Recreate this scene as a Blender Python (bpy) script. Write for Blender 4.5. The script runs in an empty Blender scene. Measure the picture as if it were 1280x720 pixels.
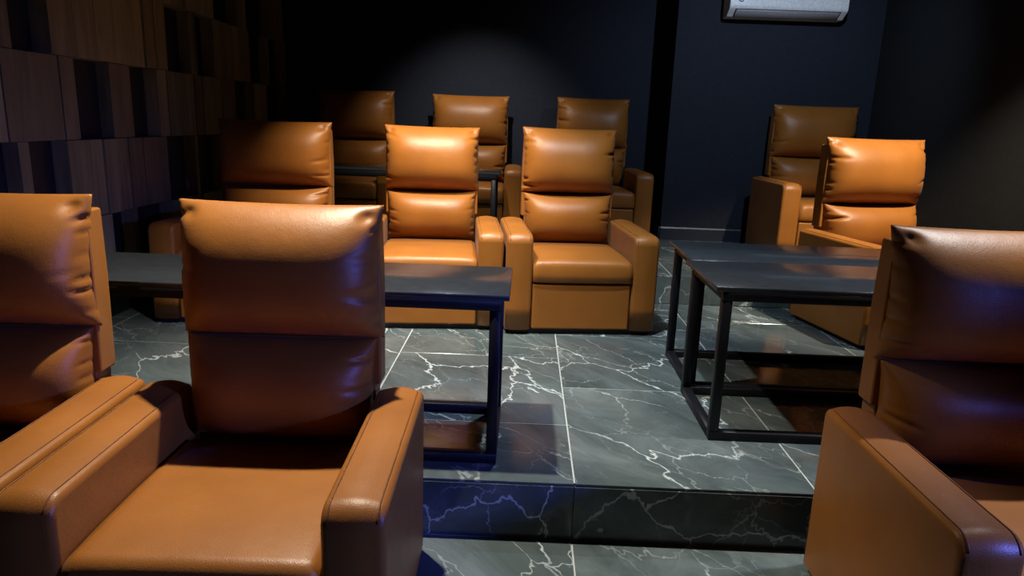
import bpy, bmesh, math, random
from mathutils import Vector, Matrix
R_ = math.radians
scene = bpy.context.scene
COL = scene.collection

# ------------------------------------------------------------------ camera
F_PX, PITCH, ROLL, YAW, CAM_H = 874.83, 0.23331, 0.03606, -0.01304, 1.3575
def make_camera():
    cp, sp, cy, sy = math.cos(PITCH), math.sin(PITCH), math.cos(YAW), math.sin(YAW)
    Fv = Vector((sy*cp, cy*cp, -sp)); R0 = Vector((cy, -sy, 0)); U0 = R0.cross(Fv)
    Rv = math.cos(ROLL)*R0 + math.sin(ROLL)*U0
    Uv = -math.sin(ROLL)*R0 + math.cos(ROLL)*U0
    cam = bpy.data.cameras.new('camera'); ob = bpy.data.objects.new('camera', cam)
    cam.sensor_fit = 'HORIZONTAL'; cam.sensor_width = 36.0; cam.lens = F_PX/1280*36.0
    cam.clip_start = 0.05; cam.clip_end = 60
    m = Matrix(((Rv.x, Uv.x, -Fv.x, 0), (Rv.y, Uv.y, -Fv.y, 0), (Rv.z, Uv.z, -Fv.z, CAM_H), (0, 0, 0, 1)))
    ob.matrix_world = m
    COL.objects.link(ob); scene.camera = ob
make_camera()

# ------------------------------------------------------------------ world, exposure
world = bpy.data.worlds.new('world'); scene.world = world; world.use_nodes = True
bg = world.node_tree.nodes['Background']
bg.inputs['Color'].default_value = (0.35, 0.42, 0.6, 1); bg.inputs['Strength'].default_value = 0.004
vs = scene.view_settings
vs.view_transform = 'Standard'; vs.look = 'None'; vs.gamma = 1.0; vs.use_curve_mapping = False
vs.exposure = 0.0

# ------------------------------------------------------------------ dimensions of the room (metres)
XL, XR = -2.30, 2.88            # left wall face, right wall face
YF, YB, YC = -2.60, 6.56, 6.12  # front wall, back wall, face of the protruding wall piece
XC = 1.20                       # where the protruding wall piece begins
ZC = 2.75                       # ceiling
H1, H2 = 0.206, 0.397           # platform heights
Y1, Y2 = 2.092, 4.567           # platform edges

# lamps: (x, y, aim point, half-cone degrees, blend, watts, colour, label)
WARM = (1.0, 0.83, 0.62); NEUT = (1.0, 0.90, 0.78); COOL = (0.82, 0.91, 1.0)
LAMPS = [
    (-0.635, 2.385, (-0.62, 2.44, 0), 46, 0.85, 415, (1.0, 0.88, 0.70), 'round recessed downlight above the table behind the front left armchairs'),
    (-0.50, 3.52, (-0.58, 4.22, 0.9), 33, 1.0, 500, WARM, 'round recessed downlight aimed at the middle row armchair with a bright headrest'),
    (-0.42, 5.10, (-0.44, 6.35, 0.95), 35, 1.0, 140, (1.0, 0.93, 0.84), 'round recessed downlight aimed at the back row'),
    (1.95, 2.40, (1.80, 2.36, 0), 35, 0.8, 270, (1.0, 0.97, 0.95), 'round recessed downlight above the pair of tables'),
    (2.40, 3.38, (2.22, 4.3, 0.95), 29, 0.7, 480, WARM, 'round recessed downlight aimed at the armchair beside the right wall'),
    (0.25, 3.20, (0.22, 3.70, 0.1), 45, 1.0, 235, COOL, 'round recessed cool white downlight above the marble aisle'),
    (1.72, 4.05, (1.95, 6.1, 1.5), 50, 0.9, 85, (0.66, 0.80, 1.0), 'round recessed cool white downlight washing the navy wall'),
]
BLUE = ((2.80, 0.25, 1.45), 330.0, (0.13, 0.18, 1.0))

# ------------------------------------------------------------------ helpers
def tag(o, label=None, cat=None, group=None, kind=None):
    if label: o['label'] = label
    if cat: o['category'] = cat
    if group: o['group'] = group
    if kind: o['kind'] = kind
    return o
def link(name, mesh, parent=None, loc=None, rot=None):
    o = bpy.data.objects.new(name, mesh); COL.objects.link(o)
    if parent is not None: o.parent = parent
    if loc is not None: o.location = loc
    if rot is not None: o.rotation_euler = rot
    return o
def empty(name, loc, rz=0.0):
    o = bpy.data.objects.new(name, None); COL.objects.link(o)
    o.location = loc; o.rotation_euler = (0, 0, rz); o.empty_display_size = 0.1
    return o
def finish(bm, name, mat, smooth=True):
    me = bpy.data.meshes.new(name)
    bmesh.ops.recalc_face_normals(bm, faces=bm.faces[:])
    bm.to_mesh(me); bm.free()
    if smooth:
        for p in me.polygons: p.use_smooth = True
    me.materials.append(mat)
    return me
def add_box(bm, x0, x1, y0, y1, z0, z1):
    vs_ = [bm.verts.new(c) for c in ((x0,y0,z0),(x1,y0,z0),(x1,y1,z0),(x0,y1,z0),(x0,y0,z1),(x1,y0,z1),(x1,y1,z1),(x0,y1,z1))]
    for f in ((0,3,2,1),(4,5,6,7),(0,1,5,4),(1,2,6,5),(2,3,7,6),(3,0,4,7)):
        bm.faces.new([vs_[i] for i in f])
def box_mesh(name, mat, x0, x1, y0, y1, z0, z1, bev=0.0, seg=3, smooth=True):
    bm = bmesh.new(); add_box(bm, x0, x1, y0, y1, z0, z1)
    if bev > 0:
        bmesh.ops.bevel(bm, geom=bm.edges[:], offset=bev, segments=seg, profile=0.5, affect='EDGES', clamp_overlap=True)
    return finish(bm, name, mat, smooth=smooth and bev > 0)
def weighted(o):
    m = o.modifiers.new('normals', 'WEIGHTED_NORMAL'); m.keep_sharp = True; m.weight = 80
    return o
def prism(name, mat, poly, x0, x1, bev=0.0, seg=3):
    """poly: list of (y, z); extruded along x"""
    bm = bmesh.new()
    a = [bm.verts.new((x0, y, z)) for y, z in poly]; b = [bm.verts.new((x1, y, z)) for y, z in poly]
    bm.faces.new(a); bm.faces.new(b[::-1])
    n = len(poly)
    for i in range(n): bm.faces.new((a[i], b[i], b[(i+1) % n], a[(i+1) % n]))
    if bev > 0: bmesh.ops.bevel(bm, geom=bm.edges[:], offset=bev, segments=seg, profile=0.5, affect='EDGES', clamp_overlap=True)
    return finish(bm, name, mat, smooth=bev > 0)
def add_tube(bm, pts, r, n=6):
    rings = []
    for i, p in enumerate(pts):
        p = Vector(p)
        d = (Vector(pts[min(i+1, len(pts)-1)]) - Vector(pts[max(i-1, 0)])).normalized()
        s = d.orthogonal().normalized() if abs(d.x) > 0.9 else d.cross(Vector((1, 0, 0))).normalized()
        t = d.cross(s)
        rings.append([bm.verts.new(p + r*(math.cos(2*math.pi*k/n)*s + math.sin(2*math.pi*k/n)*t)) for k in range(n)])
    for a, b in zip(rings, rings[1:]):
        for k in range(n): bm.faces.new((a[k], a[(k+1) % n], b[(k+1) % n], b[k]))
    bm.faces.new(rings[0]); bm.faces.new(rings[-1][::-1])

# ------------------------------------------------------------------ materials
def new_mat(name):
    m = bpy.data.materials.new(name); m.use_nodes = True
    nt = m.node_tree; b = nt.nodes['Principled BSDF']
    return m, nt, b
def nd(nt, typ, **kw):
    n = nt.nodes.new(typ)
    for k, v in kw.items():
        if k in n.inputs: n.inputs[k].default_value = v
        else: setattr(n, k, v)
    return n
def ramp(nt, stops):
    r = nt.nodes.new('ShaderNodeValToRGB'); e = r.color_ramp.elements
    e[0].position, e[0].color = stops[0][0], stops[0][1]
    e[1].position, e[1].color = stops[-1][0], stops[-1][1]
    for p, c in stops[1:-1]:
        k = e.new(p); k.color = c
    return r
def g(v): return (v, v, v, 1)

def leather(name, c_lo, c_hi, rough):
    m, nt, b = new_mat(name); L = nt.links.new
    tc = nd(nt, 'ShaderNodeTexCoord')
    n1 = nd(nt, 'ShaderNodeTexNoise', Scale=5.0, Detail=4.0)
    L(tc.outputs['Object'], n1.inputs['Vector'])
    cr = ramp(nt, [(0.3, c_lo), (0.7, c_hi)]); L(n1.outputs['Fac'], cr.inputs['Fac'])
    L(cr.outputs['Color'], b.inputs['Base Color'])
    n2 = nd(nt, 'ShaderNodeTexVoronoi', Scale=330.0); L(tc.outputs['Object'], n2.inputs['Vector'])
    n3 = nd(nt, 'ShaderNodeTexNoise', Scale=22.0, Detail=3.0); L(tc.outputs['Object'], n3.inputs['Vector'])
    ad = nd(nt, 'ShaderNodeMath', operation='MULTIPLY_ADD'); ad.inputs[1].default_value = 4.0
    L(n3.outputs['Fac'], ad.inputs[0]); L(n2.outputs['Distance'], ad.inputs[2])
    bp = nd(nt, 'ShaderNodeBump', Strength=0.10, Distance=0.004); L(ad.outputs[0], bp.inputs['Height'])
    L(bp.outputs['Normal'], b.inputs['Normal'])
    mr = nd(nt, 'ShaderNodeMapRange'); mr.inputs['To Min'].default_value = rough-0.05; mr.inputs['To Max'].default_value = rough+0.07
    L(n3.outputs['Fac'], mr.inputs['Value']); L(mr.outputs[0], b.inputs['Roughness'])
    b.inputs['Specular IOR Level'].default_value = 0.42
    b.inputs['Sheen Weight'].default_value = 0.03; b.inputs['Sheen Roughness'].default_value = 0.45
    return m
M_LEATHER = leather('tan_leather', (0.245, 0.088, 0.013, 1), (0.295, 0.109, 0.017, 1), 0.42)

def plain(name, col, rough=0.5, metal=0.0, bump=0.0, scale=60.0):
    m, nt, b = new_mat(name); L = nt.links.new
    b.inputs['Roughness'].default_value = rough; b.inputs['Metallic'].default_value = metal
    tc = nd(nt, 'ShaderNodeTexCoord'); n = nd(nt, 'ShaderNodeTexNoise', Scale=scale, Detail=4.0)
    L(tc.outputs['Object'], n.inputs['Vector'])
    lo = tuple(c*0.88 for c in col)+(1,); hi = tuple(min(1, c*1.12) for c in col)+(1,)
    cr = ramp(nt, [(0.3, lo), (0.7, hi)]); L(n.outputs['Fac'], cr.inputs['Fac']); L(cr.outputs['Color'], b.inputs['Base Color'])
    if bump > 0:
        bp = nd(nt, 'ShaderNodeBump', Strength=bump, Distance=0.01); L(n.outputs['Fac'], bp.inputs['Height']); L(bp.outputs['Normal'], b.inputs['Normal'])
    return m
M_SEAM = plain('stitching_thread', (0.16, 0.06, 0.015), 0.6)
M_PLINTH = plain('black_plinth', (0.012, 0.012, 0.013), 0.6)
M_STEEL = plain('black_powder_coated_steel', (0.006, 0.007, 0.011), 0.42)
M_STEEL.node_tree.nodes['Principled BSDF'].inputs['Specular IOR Level'].default_value = 0.25
M_TOP = plain('dark_grey_laminate', (0.024, 0.029, 0.036), 0.22, scale=25)
M_WALL = plain('navy_wall_paint', (0.0195, 0.0235, 0.036), 0.55, bump=0.05, scale=45)
M_WALLR = plain('charcoal_wall_paint', (0.016, 0.019, 0.022), 0.6, bump=0.05, scale=45)
for m_ in (M_WALL, M_WALLR):
    m_.node_tree.nodes['Principled BSDF'].inputs['Specular IOR Level'].default_value = 0.12
    m_.node_tree.nodes['Principled BSDF'].inputs['Roughness'].default_value = 0.75
M_BASE = plain('navy_baseboard', (0.022, 0.027, 0.045), 0.35)
M_CEIL = plain('dark_ceiling_paint', (0.035, 0.037, 0.045), 0.8)
M_DARKPANEL = plain('dark_panel', (0.012, 0.012, 0.016), 0.5, scale=12)
M_GROUT = plain('pale_grout', (0.34, 0.38, 0.38), 0.7)
M_ACW = plain('white_plastic', (0.72, 0.74, 0.76), 0.35)
M_ACG = plain('grey_plastic', (0.36, 0.38, 0.41), 0.4)
M_ACD = plain('dark_slot', (0.04, 0.04, 0.045), 0.6)
M_ACB = plain('blue_print', (0.03, 0.06, 0.30), 0.4)

def wood():
    m, nt, b = new_mat('brown_oak_block'); L = nt.links.new
    tc = nd(nt, 'ShaderNodeTexCoord'); oi = nd(nt, 'ShaderNodeObjectInfo')
    ad = nd(nt, 'ShaderNodeVectorMath', operation='ADD')
    sc = nd(nt, 'ShaderNodeVectorMath', operation='SCALE'); sc.inputs['Scale'].default_value = 37.0
    cmb = nd(nt, 'ShaderNodeCombineXYZ')
    for k in range(3): L(oi.outputs['Random'], cmb.inputs[k])
    L(cmb.outputs[0], sc.inputs[0]); L(tc.outputs['Object'], ad.inputs[0]); L(sc.outputs[0], ad.inputs[1])
    mp = nd(nt, 'ShaderNodeMapping'); mp.inputs['Scale'].default_value = (14, 14, 1.3); L(ad.outputs[0], mp.inputs['Vector'])
    n = nd(nt, 'ShaderNodeTexNoise', Scale=1.6, Detail=6.0, Distortion=0.6); L(mp.outputs[0], n.inputs['Vector'])
    cr = ramp(nt, [(0.25, (0.165, 0.130, 0.066, 1)), (0.5, (0.265, 0.210, 0.108, 1)), (0.75, (0.345, 0.278, 0.148, 1))])
    L(n.outputs['Fac'], cr.inputs['Fac'])
    mx = nd(nt, 'ShaderNodeMix', data_type='RGBA', blend_type='MULTIPLY'); mx.inputs[0].default_value = 1.0
    mr = nd(nt, 'ShaderNodeMapRange'); mr.inputs['To Min'].default_value = 0.6; mr.inputs['To Max'].default_value = 1.15
    L(oi.outputs['Random'], mr.inputs['Value']); L(cr.outputs['Color'], mx.inputs[6]); L(mr.outputs[0], mx.inputs[7])
    L(mx.outputs[2], b.inputs['Base Color']); b.inputs['Roughness'].default_value = 0.55
    bp = nd(nt, 'ShaderNodeBump', Strength=0.15, Distance=0.004); L(n.outputs['Fac'], bp.inputs['Height']); L(bp.outputs['Normal'], b.inputs['Normal'])
    return m
M_WOOD = wood()

def marble():
    m, nt, b = new_mat('dark_green_grey_marble'); L = nt.links.new
    tc = nd(nt, 'ShaderNodeTexCoord'); oi = nd(nt, 'ShaderNodeObjectInfo')
    cmb = nd(nt, 'ShaderNodeCombineXYZ')
    mu = []
    for k, s in enumerate((31.0, 57.0, 13.0)):
        q = nd(nt, 'ShaderNodeMath', operation='MULTIPLY'); q.inputs[1].default_value = s
        L(oi.outputs['Random'], q.inputs[0]); L(q.outputs[0], cmb.inputs[k])
    ad = nd(nt, 'ShaderNodeVectorMath', operation='ADD'); L(tc.outputs['Object'], ad.inputs[0]); L(cmb.outputs[0], ad.inputs[1])
    # stretch the pattern along a diagonal so that veins run across the slab
    mp = nd(nt, 'ShaderNodeMapping'); mp.inputs['Rotation'].default_value = (0, 0, R_(52)); L(ad.outputs[0], mp.inputs['Vector'])
    mp2 = nd(nt, 'ShaderNodeMapping'); mp2.inputs['Scale'].default_value = (0.62, 1.25, 1.0); L(mp.outputs[0], mp2.inputs['Vector'])
    def warp(src, scale, amt, detail):
        n = nd(nt, 'ShaderNodeTexNoise', Scale=scale, Detail=detail, Roughness=0.62); L(src, n.inputs['Vector'])
        s = nd(nt, 'ShaderNodeVectorMath', operation='SUBTRACT'); s.inputs[1].default_value = (0.5, 0.5, 0.5); L(n.outputs['Color'], s.inputs[0])
        c = nd(nt, 'ShaderNodeVectorMath', operation='SCALE'); c.inputs['Scale'].default_value = amt; L(s.outputs[0], c.inputs[0])
        a = nd(nt, 'ShaderNodeVectorMath', operation='ADD'); L(src, a.inputs[0]); L(c.outputs[0], a.inputs[1])
        return a.outputs[0]
    w1 = warp(mp2.outputs[0], 2.2, 0.42, 5.0)
    w2 = warp(mp2.outputs[0], 5.0, 0.20, 5.0)
    def veins(src, scale, width, mscale, m0, m1, off):
        o = nd(nt, 'ShaderNodeVectorMath', operation='ADD'); o.inputs[1].default_value = (off, off*1.7, 0); L(src, o.inputs[0])
        v = nd(nt, 'ShaderNodeTexVoronoi', feature='DISTANCE_TO_EDGE', Scale=scale); L(o.outputs[0], v.inputs['Vector'])
        r = nd(nt, 'ShaderNodeMapRange', interpolation_type='SMOOTHSTEP'); r.inputs['From Max'].default_value = width
        r.inputs['To Min'].default_value = 1.0; r.inputs['To Max'].default_value = 0.0; L(v.outputs['Distance'], r.inputs['Value'])
        n = nd(nt, 'ShaderNodeTexNoise', Scale=mscale, Detail=3.0); L(o.outputs[0], n.inputs['Vector'])
        k = nd(nt, 'ShaderNodeMapRange', interpolation_type='SMOOTHSTEP'); k.inputs['From Min'].default_value = m0; k.inputs['From Max'].default_value = m1; L(n.outputs['Fac'], k.inputs['Value'])
        x = nd(nt, 'ShaderNodeMath', operation='MULTIPLY'); L(r.outputs[0], x.inputs[0]); L(k.outputs[0], x.inputs[1])
        return x.outputs[0]
    va = veins(w1, 1.7, 0.011, 1.6, 0.38, 0.56, 0.0)
    vb = veins(w1, 3.2, 0.014, 2.2, 0.42, 0.64, 3.1)
    vc = veins(w2, 5.0, 0.018, 3.0, 0.46, 0.70, 7.7)
    def mul(a, f):
        x = nd(nt, 'ShaderNodeMath', operation='MULTIPLY'); x.inputs[1].default_value = f; L(a, x.inputs[0]); return x.outputs[0]
    def mx(a, b_):
        x = nd(nt, 'ShaderNodeMath', operation='MAXIMUM'); L(a, x.inputs[0]); L(b_, x.inputs[1]); return x.outputs[0]
    tot = mx(mx(mul(va, 0.95), mul(vb, 0.55)), mul(vc, 0.32))
    cn = nd(nt, 'ShaderNodeTexNoise', Scale=2.6, Detail=7.0, Roughness=0.65, Distortion=0.8); L(mp2.outputs[0], cn.inputs['Vector'])
    cr = ramp(nt, [(0.30, (0.038, 0.053, 0.058, 1)), (0.52, (0.074, 0.098, 0.105, 1)), (0.76, (0.140, 0.175, 0.185, 1))]); L(cn.outputs['Fac'], cr.inputs['Fac'])
    mix = nd(nt, 'ShaderNodeMix', data_type='RGBA'); L(tot, mix.inputs[0]); L(cr.outputs['Color'], mix.inputs[6]); mix.inputs[7].default_value = (0.48, 0.55, 0.57, 1)
    L(mix.outputs[2], b.inputs['Base Color'])
    b.inputs['Roughness'].default_value = 0.13; b.inputs['Specular IOR Level'].default_value = 0.38
    return m
M_MARBLE = marble()

def emit(name, col, s):
    m, nt, b = new_mat(name)
    b.inputs['Base Color'].default_value = col+(1,); b.inputs['Emission Color'].default_value = col+(1,); b.inputs['Emission Strength'].default_value = s
    return m

# ------------------------------------------------------------------ the setting
def struct(name, mesh, parent=None, **kw):
    o = link(name, mesh, parent, **kw)
    if parent is None: tag(o, kind='structure')
    return o
GAP = 0.0028
TILE = 0.80
XA = 0.202
def tile_mesh(name, w, d, h):
    return box_mesh(name, M_MARBLE, -w/2+GAP, w/2-GAP, -d/2+GAP, d/2-GAP, -h, 0, bev=0.0012, seg=1, smooth=False)
tile_cache = {}
def tiles(parent, x0, x1, y0, y1, ztop, offs):
    """slabs laid in columns of TILE width; offs(k) gives the first joint of column k"""
    k0 = math.floor((x0-XA)/TILE)
    k = k0
    while XA+k*TILE < x1-1e-6:
        a, b = max(x0, XA+k*TILE), min(x1, XA+(k+1)*TILE)
        ys = [y0]; j = offs(k)
        while j > y0+0.02: j -= TILE
        j += TILE
        while j < y1-0.12:
            if j > y0+0.12: ys.append(j)
            j += TILE
        ys.append(y1)
        if b-a > 0.02:
            for c, d in zip(ys, ys[1:]):
                key = (round(b-a, 3), round(d-c, 3))
                if key not in tile_cache: tile_cache[key] = tile_mesh('tile', b-a, d-c, 0.010)
                link('tile', tile_cache[key], parent, loc=((a+b)/2, (c+d)/2, ztop))
        k += 1
floor0 = struct('floor', box_mesh('floor', M_GROUT, XL, XR, YF, Y1, -0.12, -0.0015))
tiles(floor0, XL, XR, YF, Y1, 0.0, lambda k: (1.27 if k % 2 else 0.87))
plat1 = struct('floor', box_mesh('platform', M_GROUT, XL, XR, Y1+0.011, Y2, -0.12, H1-0.0015))
tiles(plat1, XL, XR, Y1, Y2, H1, lambda k: (3.356 if k % 2 else 2.960))
plat2 = struct('floor', box_mesh('platform', M_GROUT, XL, XR, Y2+0.011, YB, -0.12, H2-0.0015))
tiles(plat2, XL, XR, Y2, YB, H2, lambda k: (5.40 if k % 2 else 5.09))
def riser(parent, y, z0, z1):
    k = math.floor((XL-XA)/TILE)
    while XA+k*TILE < XR-1e-6:
        a, b = max(XL, XA+k*TILE), min(XR, XA+(k+1)*TILE)
        if b-a > 0.02:
            key = ('riser', round(b-a, 3))
            if key not in tile_cache:
                w = b-a
                tile_cache[key] = box_mesh('riser_tile', M_MARBLE, -w/2+GAP*0.5, w/2-GAP*0.5, 0, 0.010, z0-z1+0.002, -0.0108, bev=0.001, seg=1, smooth=False)
            link('riser_tile', tile_cache[key], parent, loc=((a+b)/2, y, z1))
        k += 1
riser(plat1, Y1, 0.0, H1); 
for kk in [q for q in tile_cache if q[0] == 'riser']: del tile_cache[kk]
riser(plat2, Y2, H1, H2)

wl = struct('wall_left', box_mesh('wall_left', M_DARKPANEL, XL-0.1, XL, YF, YB, -0.12, ZC))
struct('wall_right', box_mesh('wall_right', M_WALLR, XR, XR+0.1, YF, YB, -0.12, ZC))
struct('wall_back', box_mesh('wall_back', M_WALL, XL, XC, YB, YB+0.1, -0.12, ZC))
struct('wall_pier', box_mesh('wall_pier', M_WALL, XC, XR, YC, YB+0.1, -0.12, ZC))
struct('wall_front', box_mesh('wall_front', M_WALL, XL, XR, YF-0.1, YF, -0.12, ZC))
struct('ceiling', box_mesh('ceiling', M_CEIL, XL-0.1, XR+0.1, YF-0.1, YB+0.1, ZC, ZC+0.1))
def base_profile(d, z0):   # (y,z) outline of a baseboard 0.11 high
    return [(0, z0), (-d, z0), (-d, z0+0.100), (-d*0.5, z0+0.112), (0, z0+0.112)]
struct('baseboard_back', prism('baseboard_back', M_BASE, [(YB+y, z) for y, z in base_profile(0.014, H2)], XL+0.1, XC-0.015))
struct('baseboard_pier', prism('baseboard_pier', M_BASE, [(YC+y, z) for y, z in base_profile(0.014, H2)], XC, XR-0.015))
struct('baseboard_return', box_mesh('baseboard_return', M_BASE, XC-0.014, XC, YC, YB-0.0, H2, H2+0.11, bev=0.003, seg=1))
struct('baseboard_right', box_mesh('baseboard_right', M_BASE, XR-0.014, XR, Y2+0.02, YC-0.0, H2, H2+0.11, bev=0.003, seg=1))
struct('baseboard_right_middle', box_mesh('baseboard_right_middle', M_BASE, XR-0.014, XR, Y1+0.02, Y2, H1, H1+0.11, bev=0.003, seg=1))

# wooden blocks on the left wall, row by row; dark cells are recessed blocks with a near-black base colour
ROWS = [0.42, 0.805, 1.195, 1.585, 1.975, 2.365, ZC-0.01]
DARK = [
    [(2.30, 2.62), (3.69, 3.91), (3.96, 4.33), (5.2, 5.55)],
    [(2.42, 2.70), (2.80, 3.06), (3.13, 3.38), (4.33, 4.70), (4.74, 5.12), (5.9, 6.2)],
    [(2.20, 2.45), (3.50, 3.80), (4.00, 4.27), (5.42, 5.78), (6.10, 6.55)],
    [(2.05, 2.35), (3.10, 3.33), (4.40, 4.73), (4.82, 5.06), (5.74, 6.12), (6.16, 6.5)],
    [(2.40, 2.70), (3.45, 3.80), (5.12, 5.50), (5.7, 6.2)],
    [(2.95, 3.25), (4.40, 4.70), (6.0, 6.3)],
]
rnd = random.Random(11)
YP0, YP1 = 0.60, YB
def block(y0, y1, z0, z1, xf, mat):
    me = box_mesh('panel', mat, 0, xf-XL, -(y1-y0)/2+0.0015, (y1-y0)/2-0.0015, -(z1-z0)/2+0.0015, (z1-z0)/2-0.0015)
    link('panel', me, wl, loc=(XL, (y0+y1)/2, (z0+z1)/2))
for ri, (z0, z1) in enumerate(zip(ROWS, ROWS[1:])):
    y = YP0; dk = sorted(DARK[ri])
    edges = dk + [(YP1, YP1)]
    for (a, b) in edges:
        while y < a-1e-4:
            w = rnd.choice((0.11, 0.14, 0.18, 0.24))
            e = y+w
            if a-e < 0.07: e = a
            block(y, e, z0, z1, XL+0.088+rnd.choice((0, 0.006, 0.012, 0.018)), M_WOOD); y = e
        if b > a:
            block(a, b, z0, z1, XL+0.020, M_DARKPANEL); y = b
# lower wall below the blocks stays plain

# ------------------------------------------------------------------ armchairs
def sstep(a, b, x):
    t = max(0.0, min(1.0, (x-a)/(b-a))); return t*t*(3-2*t)
def pillow_mesh(hw, z0, z1, yb, T, seed, lean, head, ga=1.0):
    rn = random.Random(seed)
    NU, NV = 72, 52
    hh = (z1-z0)/2; zc = (z0+z1)/2
    ph = [rn.uniform(0, 6.28) for _ in range(10)]
    # short gathers that start at the side seams
    gath = []
    for s in (-1, 1):
        n = 7 if head else 5
        for i in range(n):
            gath.append((s, -0.82+1.64*(i+0.5)/n+rn.uniform(-0.13, 0.13), rn.uniform(0.028, 0.06), rn.choice((0.05, 0.07, 0.09, 0.24)), ga*rn.choice((0.15, 0.3, 0.5, 0.8, 1.2)), rn.uniform(-0.45, 0.45)))
    bm = bmesh.new()
    def shape(u, v):
        au, av = abs(u), abs(v)
        tu = (1-au**3.8)**0.52 if au < 1 else 0
        tv = ((1-av**(2.5 if v > 0 else 2.4))**(0.76 if v > 0 else 0.62) if head else (1-av**2.3)**0.62) if av < 1 else 0
        t = tu*tv
        x = u*hw*(1-0.035*(1-v*v)*au**6)*(1+0.012*au**8*av**4)
        z = zc+v*hh*(1-0.03*(1-u*u)*(1 if v > 0 else 0.4)*av**4)
        for (s, v0, w, ln, am, sl) in gath:
            if s*u > 0:
                k = sstep(1-ln*1.6, 1.0, au)*(1-sstep(0.965, 1.0, au)*0.4)
                if k > 0:
                    dv = (v-v0-sl*(1-au))/w
                    e = math.exp(-dv*dv)
                    t -= 0.20*am*k*e*tv**0.3
                    x -= s*0.006*am*e*k
        # dimples at the two upper corners
        if head:
            for s in (-1, 1):
                du, dvv = (u-s*0.86)/0.07, (v-0.83)/0.085
                t -= 0.13*math.exp(-du*du-dvv*dvv)*tv**0.2
        t += 0.018*math.sin(3.1*u+ph[0])*math.cos(2.3*v+ph[1])*(1-au**3)*(1-av**3)
        return x, z, max(t, 0.0)
    def bias(v): return 1.0+(0.10*(-v) if head else 0.06*v)
    front, back = [], []
    us = [math.sin(math.pi/2*(-1+2*i/NU))*0.35+(-1+2*i/NU)*0.65 for i in range(NU+1)]
    vs2 = [math.sin(math.pi/2*(-1+2*j/NV))*0.35+(-1+2*j/NV)*0.65 for j in range(NV+1)]
    for j, v in enumerate(vs2):
        rf, rb = [], []
        for i, u in enumerate(us):
            x, z, t = shape(u, v)
            ln = lean*(z-0.42)
            edge = i in (0, NU) or j in (0, NV)
            rf.append(bm.verts.new((x, yb+ln-T*t*bias(v), z)))
            rb.append(rf[-1] if edge else bm.verts.new((x, yb+ln+0.030*min(1, t*2), z)))
        front.append(rf); back.append(rb)
    for j in range(NV):
        for i in range(NU):
            bm.faces.new((front[j][i], front[j][i+1], front[j+1][i+1], front[j+1][i]))
            q = (back[j][i], back[j+1][i], back[j+1][i+1], back[j][i+1])
            if len({w.index if w.index >= 0 else id(w) for w in q}) == 4 and set(q) != {front[j][i], front[j][i+1], front[j+1][i+1], front[j+1][i]}:
                try: bm.faces.new(q)
                except ValueError: pass
    return finish(bm, 'pillow', M_LEATHER)

AW = 0.145            # arm width
ARM_H, ARM_D = 0.552, 0.70
LEAN = 0.045
chair_mesh = {}
ARM_R = 0.050
def arm_mesh(side):
    # a soft box with a large round over the front edge and a small one along the sides, a little crowned
    hw = AW/2-0.0015; z0 = 0.028
    out = [(0.0, z0), (0.0, 0.15), (0.0, 0.30), (0.0, 0.42)]
    for k in range(9):
        a = math.pi/2*k/8; out.append((ARM_R-ARM_R*math.cos(a), ARM_H-ARM_R+ARM_R*math.sin(a)))
    out += [(ARM_D*0.3, ARM_H), (ARM_D*0.55, ARM_H), (ARM_D*0.8, ARM_H)]
    for k in range(5):
        a = math.pi/2*k/4; out.append((ARM_D-0.02+0.02*math.sin(a), ARM_H-0.02+0.02*math.cos(a)))
    out += [(ARM_D, 0.30), (ARM_D, z0)]
    cy, cz = ARM_D/2, ARM_H/2
    def inset(y, z, d):   # pull the outline inward by d, except at the floor
        yy = y+d if y < ARM_R*0.9 else (y-d if y > ARM_D-0.02 else y)
        if ARM_R*0.0 < y < ARM_R: yy = y+d*(1-y/ARM_R)
        zz = z-d*max(0.0, min(1.0, (z-(ARM_H-ARM_R))/ARM_R)) if z > ARM_H-ARM_R else z
        return yy, zz
    r = 0.020; xs = []
    for k in range(6):
        a = math.pi/2*k/5; xs.append((-hw+r-r*math.cos(a), r-r*math.sin(a)))
    xs += [(-hw*0.35, -0.005), (0.0, -0.007), (hw*0.35, -0.005)]
    xs += [(-x, d) for x, d in xs[5::-1]]
    bm = bmesh.new(); cols = []
    for x, d in xs:
        cols.append([bm.verts.new((x,)+inset(y, z, d)) for y, z in out])
    for a, b in zip(cols, cols[1:]):
        for k in range(len(out)-1): bm.faces.new((a[k], a[k+1], b[k+1], b[k]))
    bm.faces.new(cols[0]); bm.faces.new(cols[-1][::-1])
    bm.faces.new([c[0] for c in cols]+[c[-1] for c in cols][::-1])
    return finish(bm, 'armrest', M_LEATHER)
def arm_seams():
    bm = bmesh.new()
    for s in (-1, 1):
        x = s*(AW/2-0.019)
        pts = [(x, ARM_D-0.03-(ARM_D-0.03-ARM_R)*k/8, ARM_H+0.0008) for k in range(9)]
        for k in range(1, 7):
            a = math.pi/2*(1-k/8); rr = ARM_R+0.0008
            pts.append((x, ARM_R-rr*math.cos(a), ARM_H-ARM_R+rr*math.sin(a)))
        add_tube(bm, pts, 0.0017, 5)
    return finish(bm, 'seam', M_SEAM)
ARM_L = arm_mesh(-1); ARM_SEAM = arm_seams()
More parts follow.
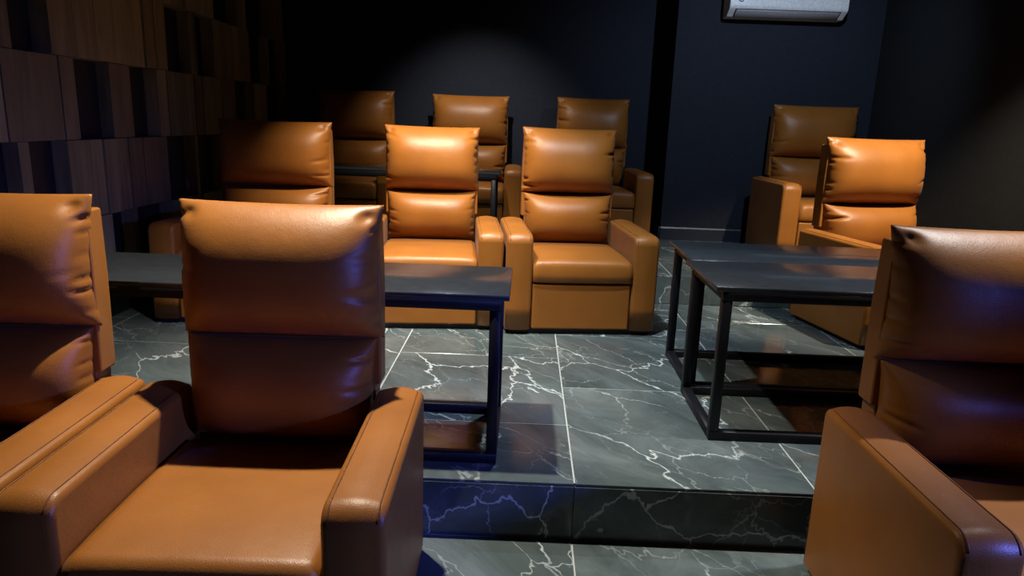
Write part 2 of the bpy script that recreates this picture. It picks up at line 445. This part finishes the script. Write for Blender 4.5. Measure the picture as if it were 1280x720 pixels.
def seat_mesh(sw):
    bm = bmesh.new(); hw = sw/2-0.003
    prof = []
    zt, zb, r = 0.412, 0.293, 0.040
    for k in range(7):
        a = math.pi/2*k/6; prof.append((r-r*math.cos(a)-0.004, zt-r+r*math.sin(a)))
    prof += [(0.15, zt+0.004), (0.30, zt+0.004), (0.45, zt), (0.600, zt-0.004)]
    prof = [(0.006, zb), (-0.006, zb+0.012), (-0.010, zb+0.045)]+prof
    n = 24; cols = []
    for i in range(n+1):
        u = -1+2*i/n
        cols.append([bm.verts.new((u*hw, y-0.004*(1-u**4), z+(0.006*(1-u**4) if z > zt-0.02 else 0)-(0.010*max(0, (abs(u)-0.93)/0.07)**2 if z > zt-0.03 else 0))) for y, z in prof])
    m = len(prof)
    for a, b in zip(cols, cols[1:]):
        for k in range(m-1): bm.faces.new((a[k], b[k], b[k+1], a[k+1]))
    for c in (cols[0], cols[-1]):
        lo = bm.verts.new((c[0].co.x, 0.600, zb)); bm.faces.new(c+[lo]) if c is cols[0] else bm.faces.new((c+[lo])[::-1])
        if c is cols[0]: lo0 = lo
    bm.faces.new([c[0] for c in cols][::-1]+[lo0, lo])
    bm.faces.new([c[-1] for c in cols]+[lo, lo0])
    return finish(bm, 'seat', M_LEATHER)
def frame_mesh(sw):
    # T-shaped back slab: narrow between the armrests, wide above them
    hn, hb = sw/2-0.004, sw/2+0.012
    z0, za, zt = 0.10, ARM_H+0.012, 1.062
    yf, yr = 0.686, 0.770
    out = [(-hn, z0), (hn, z0), (hn, za), (hb, za), (hb, 0.86), (hb-0.006, zt), (-hb+0.006, zt), (-hb, 0.86), (-hb, za), (-hn, za)]
    bm = bmesh.new()
    fr = [bm.verts.new((x, yf+LEAN*0.6*(z-0.42), z)) for x, z in out]
    bk = [bm.verts.new((x, yr+LEAN*0.55*(z-0.42), z)) for x, z in out]
    bm.faces.new(fr); bm.faces.new(bk[::-1])
    n = len(out)
    for i in range(n): bm.faces.new((fr[i], bk[i], bk[(i+1) % n], fr[(i+1) % n]))
    bmesh.ops.recalc_face_normals(bm, faces=bm.faces[:])
    bmesh.ops.bevel(bm, geom=[e for e in bm.edges if e.calc_face_angle(0) > 0.3], offset=0.018, segments=3, profile=0.5, affect='EDGES', clamp_overlap=True)
    return finish(bm, 'back_frame', M_LEATHER)
def chair_parts(sw, seed, ga):
    k = round(sw, 3)
    if k not in chair_mesh:
        hw = sw/2
        chair_mesh[k] = dict(
            seat=seat_mesh(sw), frame=frame_mesh(sw),
            foot=box_mesh('footrest_panel', M_LEATHER, -hw+0.003, hw-0.003, 0.004, 0.060, 0.030, 0.286, bev=0.012, seg=3),
            body=box_mesh('seat_box', M_LEATHER, -hw+0.004, hw-0.004, 0.062, 0.640, 0.034, 0.290, bev=0.006, seg=1),
            plinth=box_mesh('plinth', M_PLINTH, -hw-AW+0.03, hw+AW-0.03, 0.03, 0.66, 0.0, 0.032))
    kp = (k, seed)
    if kp not in chair_mesh:
        chair_mesh[kp] = (pillow_mesh(sw/2+0.017, 0.712, 1.108, 0.690, 0.148, seed, LEAN, True, ga),
                          pillow_mesh(sw/2+0.000, 0.396, 0.713, 0.682, 0.142, seed+50, LEAN*0.7, False, ga))
    return chair_mesh[k], chair_mesh[kp]
def armchair(loc, rot, label, group, sw=0.555, seed=1, zs=1.0, ga=1.0):
    t = empty('recliner_armchair', loc, R_(rot)); t.scale = (1, 1, zs); tag(t, label, 'armchair', group)
    p, (hd, lu) = chair_parts(sw, seed, ga)
    weighted(link('plinth', p['plinth'], t)); t.children
    link('seat_box', p['body'], t)
    weighted(link('footrest_panel', p['foot'], t))
    link('seat', p['seat'], t)
    weighted(link('back_frame', p['frame'], t))
    link('headrest', hd, t); link('lumbar_cushion', lu, t)
    for s in (-1, 1):
        a = weighted(link('armrest', ARM_L, t, loc=(s*(sw/2+AW/2), 0, 0)))
        link('seam', ARM_SEAM, a)
    return t
G1, G2, G3 = 'armchairs of the front row', 'armchairs of the middle row', 'armchairs of the back row'
WIDE = 0.665
armchair((-1.5375, 1.30, 0), 2, 'tan leather recliner armchair between the wooden block wall and another front row armchair', G1, seed=3, ga=0.6)
armchair((-0.6855, 1.30, 0), 1.5, 'tan leather recliner armchair at the front row aisle with its headrest top lit', G1, seed=1, ga=0.45)
armchair((1.3525, 1.30, 0), 0, 'tan leather recliner armchair with bluish shaded back in front of the pair of tables', G1, seed=2, ga=0.5)
armchair((-1.545, 3.69, H1), 1, 'wide tan leather recliner armchair of the middle row next to the wooden block wall', G2, sw=WIDE, seed=4)
armchair((-0.520, 3.755, H1), 5.5, 'brightly spotlit tan leather recliner armchair of the middle row facing the single table', G2, seed=5)
armchair((0.338, 3.765, H1), 5.5, 'softly lit tan leather recliner armchair of the middle row at the edge of the aisle', G2, seed=6, zs=1.015)
armchair((2.32, 3.78, H1), 12, 'brightly spotlit tan leather recliner armchair behind the pair of tables near the charcoal wall', G2, sw=0.65, seed=7, zs=1.02)
armchair((-1.515, 5.64, H2), 0, 'dim tan leather recliner armchair against the navy wall behind one end of the back table', G3, sw=0.64, seed=8, zs=1.07)
armchair((-0.49, 5.64, H2), 1, 'tan leather recliner armchair against the navy wall with glossy highlight along its headrest', G3, sw=0.64, seed=9, zs=1.06)
armchair((0.585, 5.64, H2), 1, 'dim tan leather recliner armchair against the navy wall beside the protruding wall corner', G3, sw=0.60, seed=10, zs=1.07)
armchair((2.385, 5.25, H2), 2, 'dim tan leather recliner armchair below the air conditioner', G3, sw=WIDE, seed=11, zs=1.06)

# ------------------------------------------------------------------ tables
def table(x0, x1, y0, y1, zf, label, group=None, h=0.60):
    t = empty('side_table', ((x0+x1)/2, (y0+y1)/2, zf)); tag(t, label, 'table', group)
    w, d = (x1-x0)/2, (y1-y0)/2; s = 0.036; o = 0.028
    link('tabletop', box_mesh('tabletop', M_TOP, -w, w, -d, d, h-0.018, h, bev=0.0015, seg=1), t)
    lx, ly = w-o, d-0.004
    leg = box_mesh('leg', M_STEEL, -s/2, s/2, -s/2, s/2, s, h-0.018-s, bev=0.002, seg=1)
    for sx in (-1, 1):
        for sy in (-1, 1): link('leg', leg, t, loc=(sx*(lx-s/2), sy*(ly-s/2), 0))
    long_ = box_mesh('rail', M_STEEL, -lx, lx, -s/2, s/2, 0, s, bev=0.002, seg=1)
    shrt = box_mesh('rail', M_STEEL, -s/2, s/2, -ly+s, ly-s, 0, s, bev=0.002, seg=1)
    for sy in (-1, 1):
        link('top_rail', long_, t, loc=(0, sy*(ly-s/2), h-0.018-s)); link('floor_rail', long_, t, loc=(0, sy*(ly-s/2), 0))
    for sx in (-1, 1):
        link('top_rail', shrt, t, loc=(sx*(lx-s/2), 0, h-0.018-s)); link('floor_rail', shrt, t, loc=(sx*(lx-s/2), 0, 0))
    return t
table(-1.76, -0.035, 2.205, 2.670, H1, 'long low black steel table with dark grey top behind the front left armchairs')
table(0.705, 2.42, 2.465, 2.972, H1, 'long black steel table of the pushed-together pair, the one behind the front row armchair')
table(0.735, 2.45, 2.9735, 3.480, H1, 'long black steel table of the pushed-together pair, the one facing the spotlit armchair')
table(-1.86, -0.18, 5.06, 5.46, H2, 'narrow black steel table in front of the back row armchairs')

# ------------------------------------------------------------------ air conditioner
def aircon():
    x0, x1, zb = 1.56, 2.49, 2.235
    t = empty('air_conditioner', ((x0+x1)/2, YC, zb)); tag(t, 'white wall-mounted split air conditioner high on the navy wall', 'air conditioner')
    w = (x1-x0)/2
    prof = [(0, 0.30), (-0.185, 0.295), (-0.205, 0.270), (-0.208, 0.075), (-0.200, 0.055), (-0.120, 0.0), (0, 0.0)]
    weighted(link('body', prism('body', M_ACW, [(y, z) for y, z in prof], -w, w, bev=0.008, seg=2), t))
    # louvre lies in the slanted outlet face
    dy, dz = 0.080, -0.055; ln = math.hypot(dy, dz); ny, nz = dz/ln, -dy/ln
    def sl(a, off): return (-0.200+dy*a+ny*off, 0.055+dz*a+nz*off)
    lo = prism('louvre', M_ACG, [sl(0.10, 0.001), sl(0.90, 0.001), sl(0.88, 0.007), sl(0.12, 0.007)], -w+0.06, w-0.06, bev=0.001, seg=1)
    lv = link('louvre', lo, t)
    link('outlet_slot', prism('outlet_slot', M_ACD, [sl(0.04, -0.004), sl(0.96, -0.004), sl(0.96, 0.002), sl(0.04, 0.002)], -w+0.05, w-0.05), t)
    # round blue mark on the front panel
    bm = bmesh.new(); cx, cz, y = -w+0.085, 0.125, -0.2095
    n = 24
    ro = [bm.verts.new((cx+0.024*math.cos(2*math.pi*k/n), y, cz+0.024*math.sin(2*math.pi*k/n))) for k in range(n)]
    r2 = [bm.verts.new((cx+0.015*math.cos(2*math.pi*k/n), y, cz+0.015*math.sin(2*math.pi*k/n))) for k in range(n)]
    for k in range(n): bm.faces.new((ro[k], ro[(k+1) % n], r2[(k+1) % n], r2[k]))
    add_box(bm, cx-0.010, cx+0.012, y-0.0005, y+0.001, cz-0.004, cz+0.003)
    link('logo', finish(bm, 'logo', M_ACB, smooth=False), t)
aircon()

# ------------------------------------------------------------------ ceiling downlights and the blue wall light
M_TRIM = plain('black_lamp_trim', (0.03, 0.03, 0.03), 0.4)
def downlight(x, y, aim, half, blend, watts, colr, label):
    t = empty('ceiling_downlight', (x, y, ZC)); tag(t, label, 'downlight', 'recessed ceiling downlights')
    bm = bmesh.new(); n = 28
    rings = []
    for r, z in ((0.060, 0.0), (0.060, -0.008), (0.046, -0.010), (0.040, -0.001)):
        rings.append([bm.verts.new((r*math.cos(2*math.pi*k/n), r*math.sin(2*math.pi*k/n), z)) for k in range(n)])
    for a, b in zip(rings, rings[1:]):
        for k in range(n): bm.faces.new((a[k], a[(k+1) % n], b[(k+1) % n], b[k]))
    link('trim_ring', finish(bm, 'trim_ring', M_TRIM), t)
    bm = bmesh.new(); c = [bm.verts.new((0.040*math.cos(2*math.pi*k/n), 0.040*math.sin(2*math.pi*k/n), -0.002)) for k in range(n)]
    bm.faces.new(c); link('lens', finish(bm, 'lens', emit('lamp_lens', colr, 3.0), smooth=False), t)
    ld = bpy.data.lights.new('downlight_lamp', 'SPOT'); ld.energy = watts; ld.color = colr
    ld.spot_size = R_(2*half); ld.spot_blend = blend; ld.shadow_soft_size = 0.03
    lo = bpy.data.objects.new('downlight_lamp', ld); COL.objects.link(lo); lo.parent = t; lo.location = (0, 0, -0.03)
    lo.rotation_euler = (Vector(aim)-Vector((x, y, ZC-0.03))).to_track_quat('-Z', 'Y').to_euler()
for a in LAMPS: downlight(*a)
def blue_light():
    (x, y, z), watts, colr = BLUE
    t = empty('wall_light', (XR, y, z)); tag(t, 'blue glowing wall light on the charcoal wall near the front', 'wall light')
    link('housing', box_mesh('housing', M_TRIM, -0.05, 0, -0.13, 0.13, -0.09, 0.09, bev=0.006, seg=2), t)
    link('diffuser', box_mesh('diffuser', emit('blue_diffuser', colr, 3.0), -0.056, -0.0505, -0.115, 0.115, -0.075, 0.075), t)
    ld = bpy.data.lights.new('wall_lamp', 'SPOT'); ld.energy = watts; ld.color = colr
    ld.spot_size = R_(46); ld.spot_blend = 1.0; ld.shadow_soft_size = 0.10
    lo = bpy.data.objects.new('wall_lamp', ld); COL.objects.link(lo); lo.parent = t; lo.location = (-0.17, 0, 0)
    lo.rotation_euler = (Vector((-0.35, 1.9, 0.40))-Vector((XR-0.17, y, z))).to_track_quat('-Z', 'Y').to_euler()
blue_light()
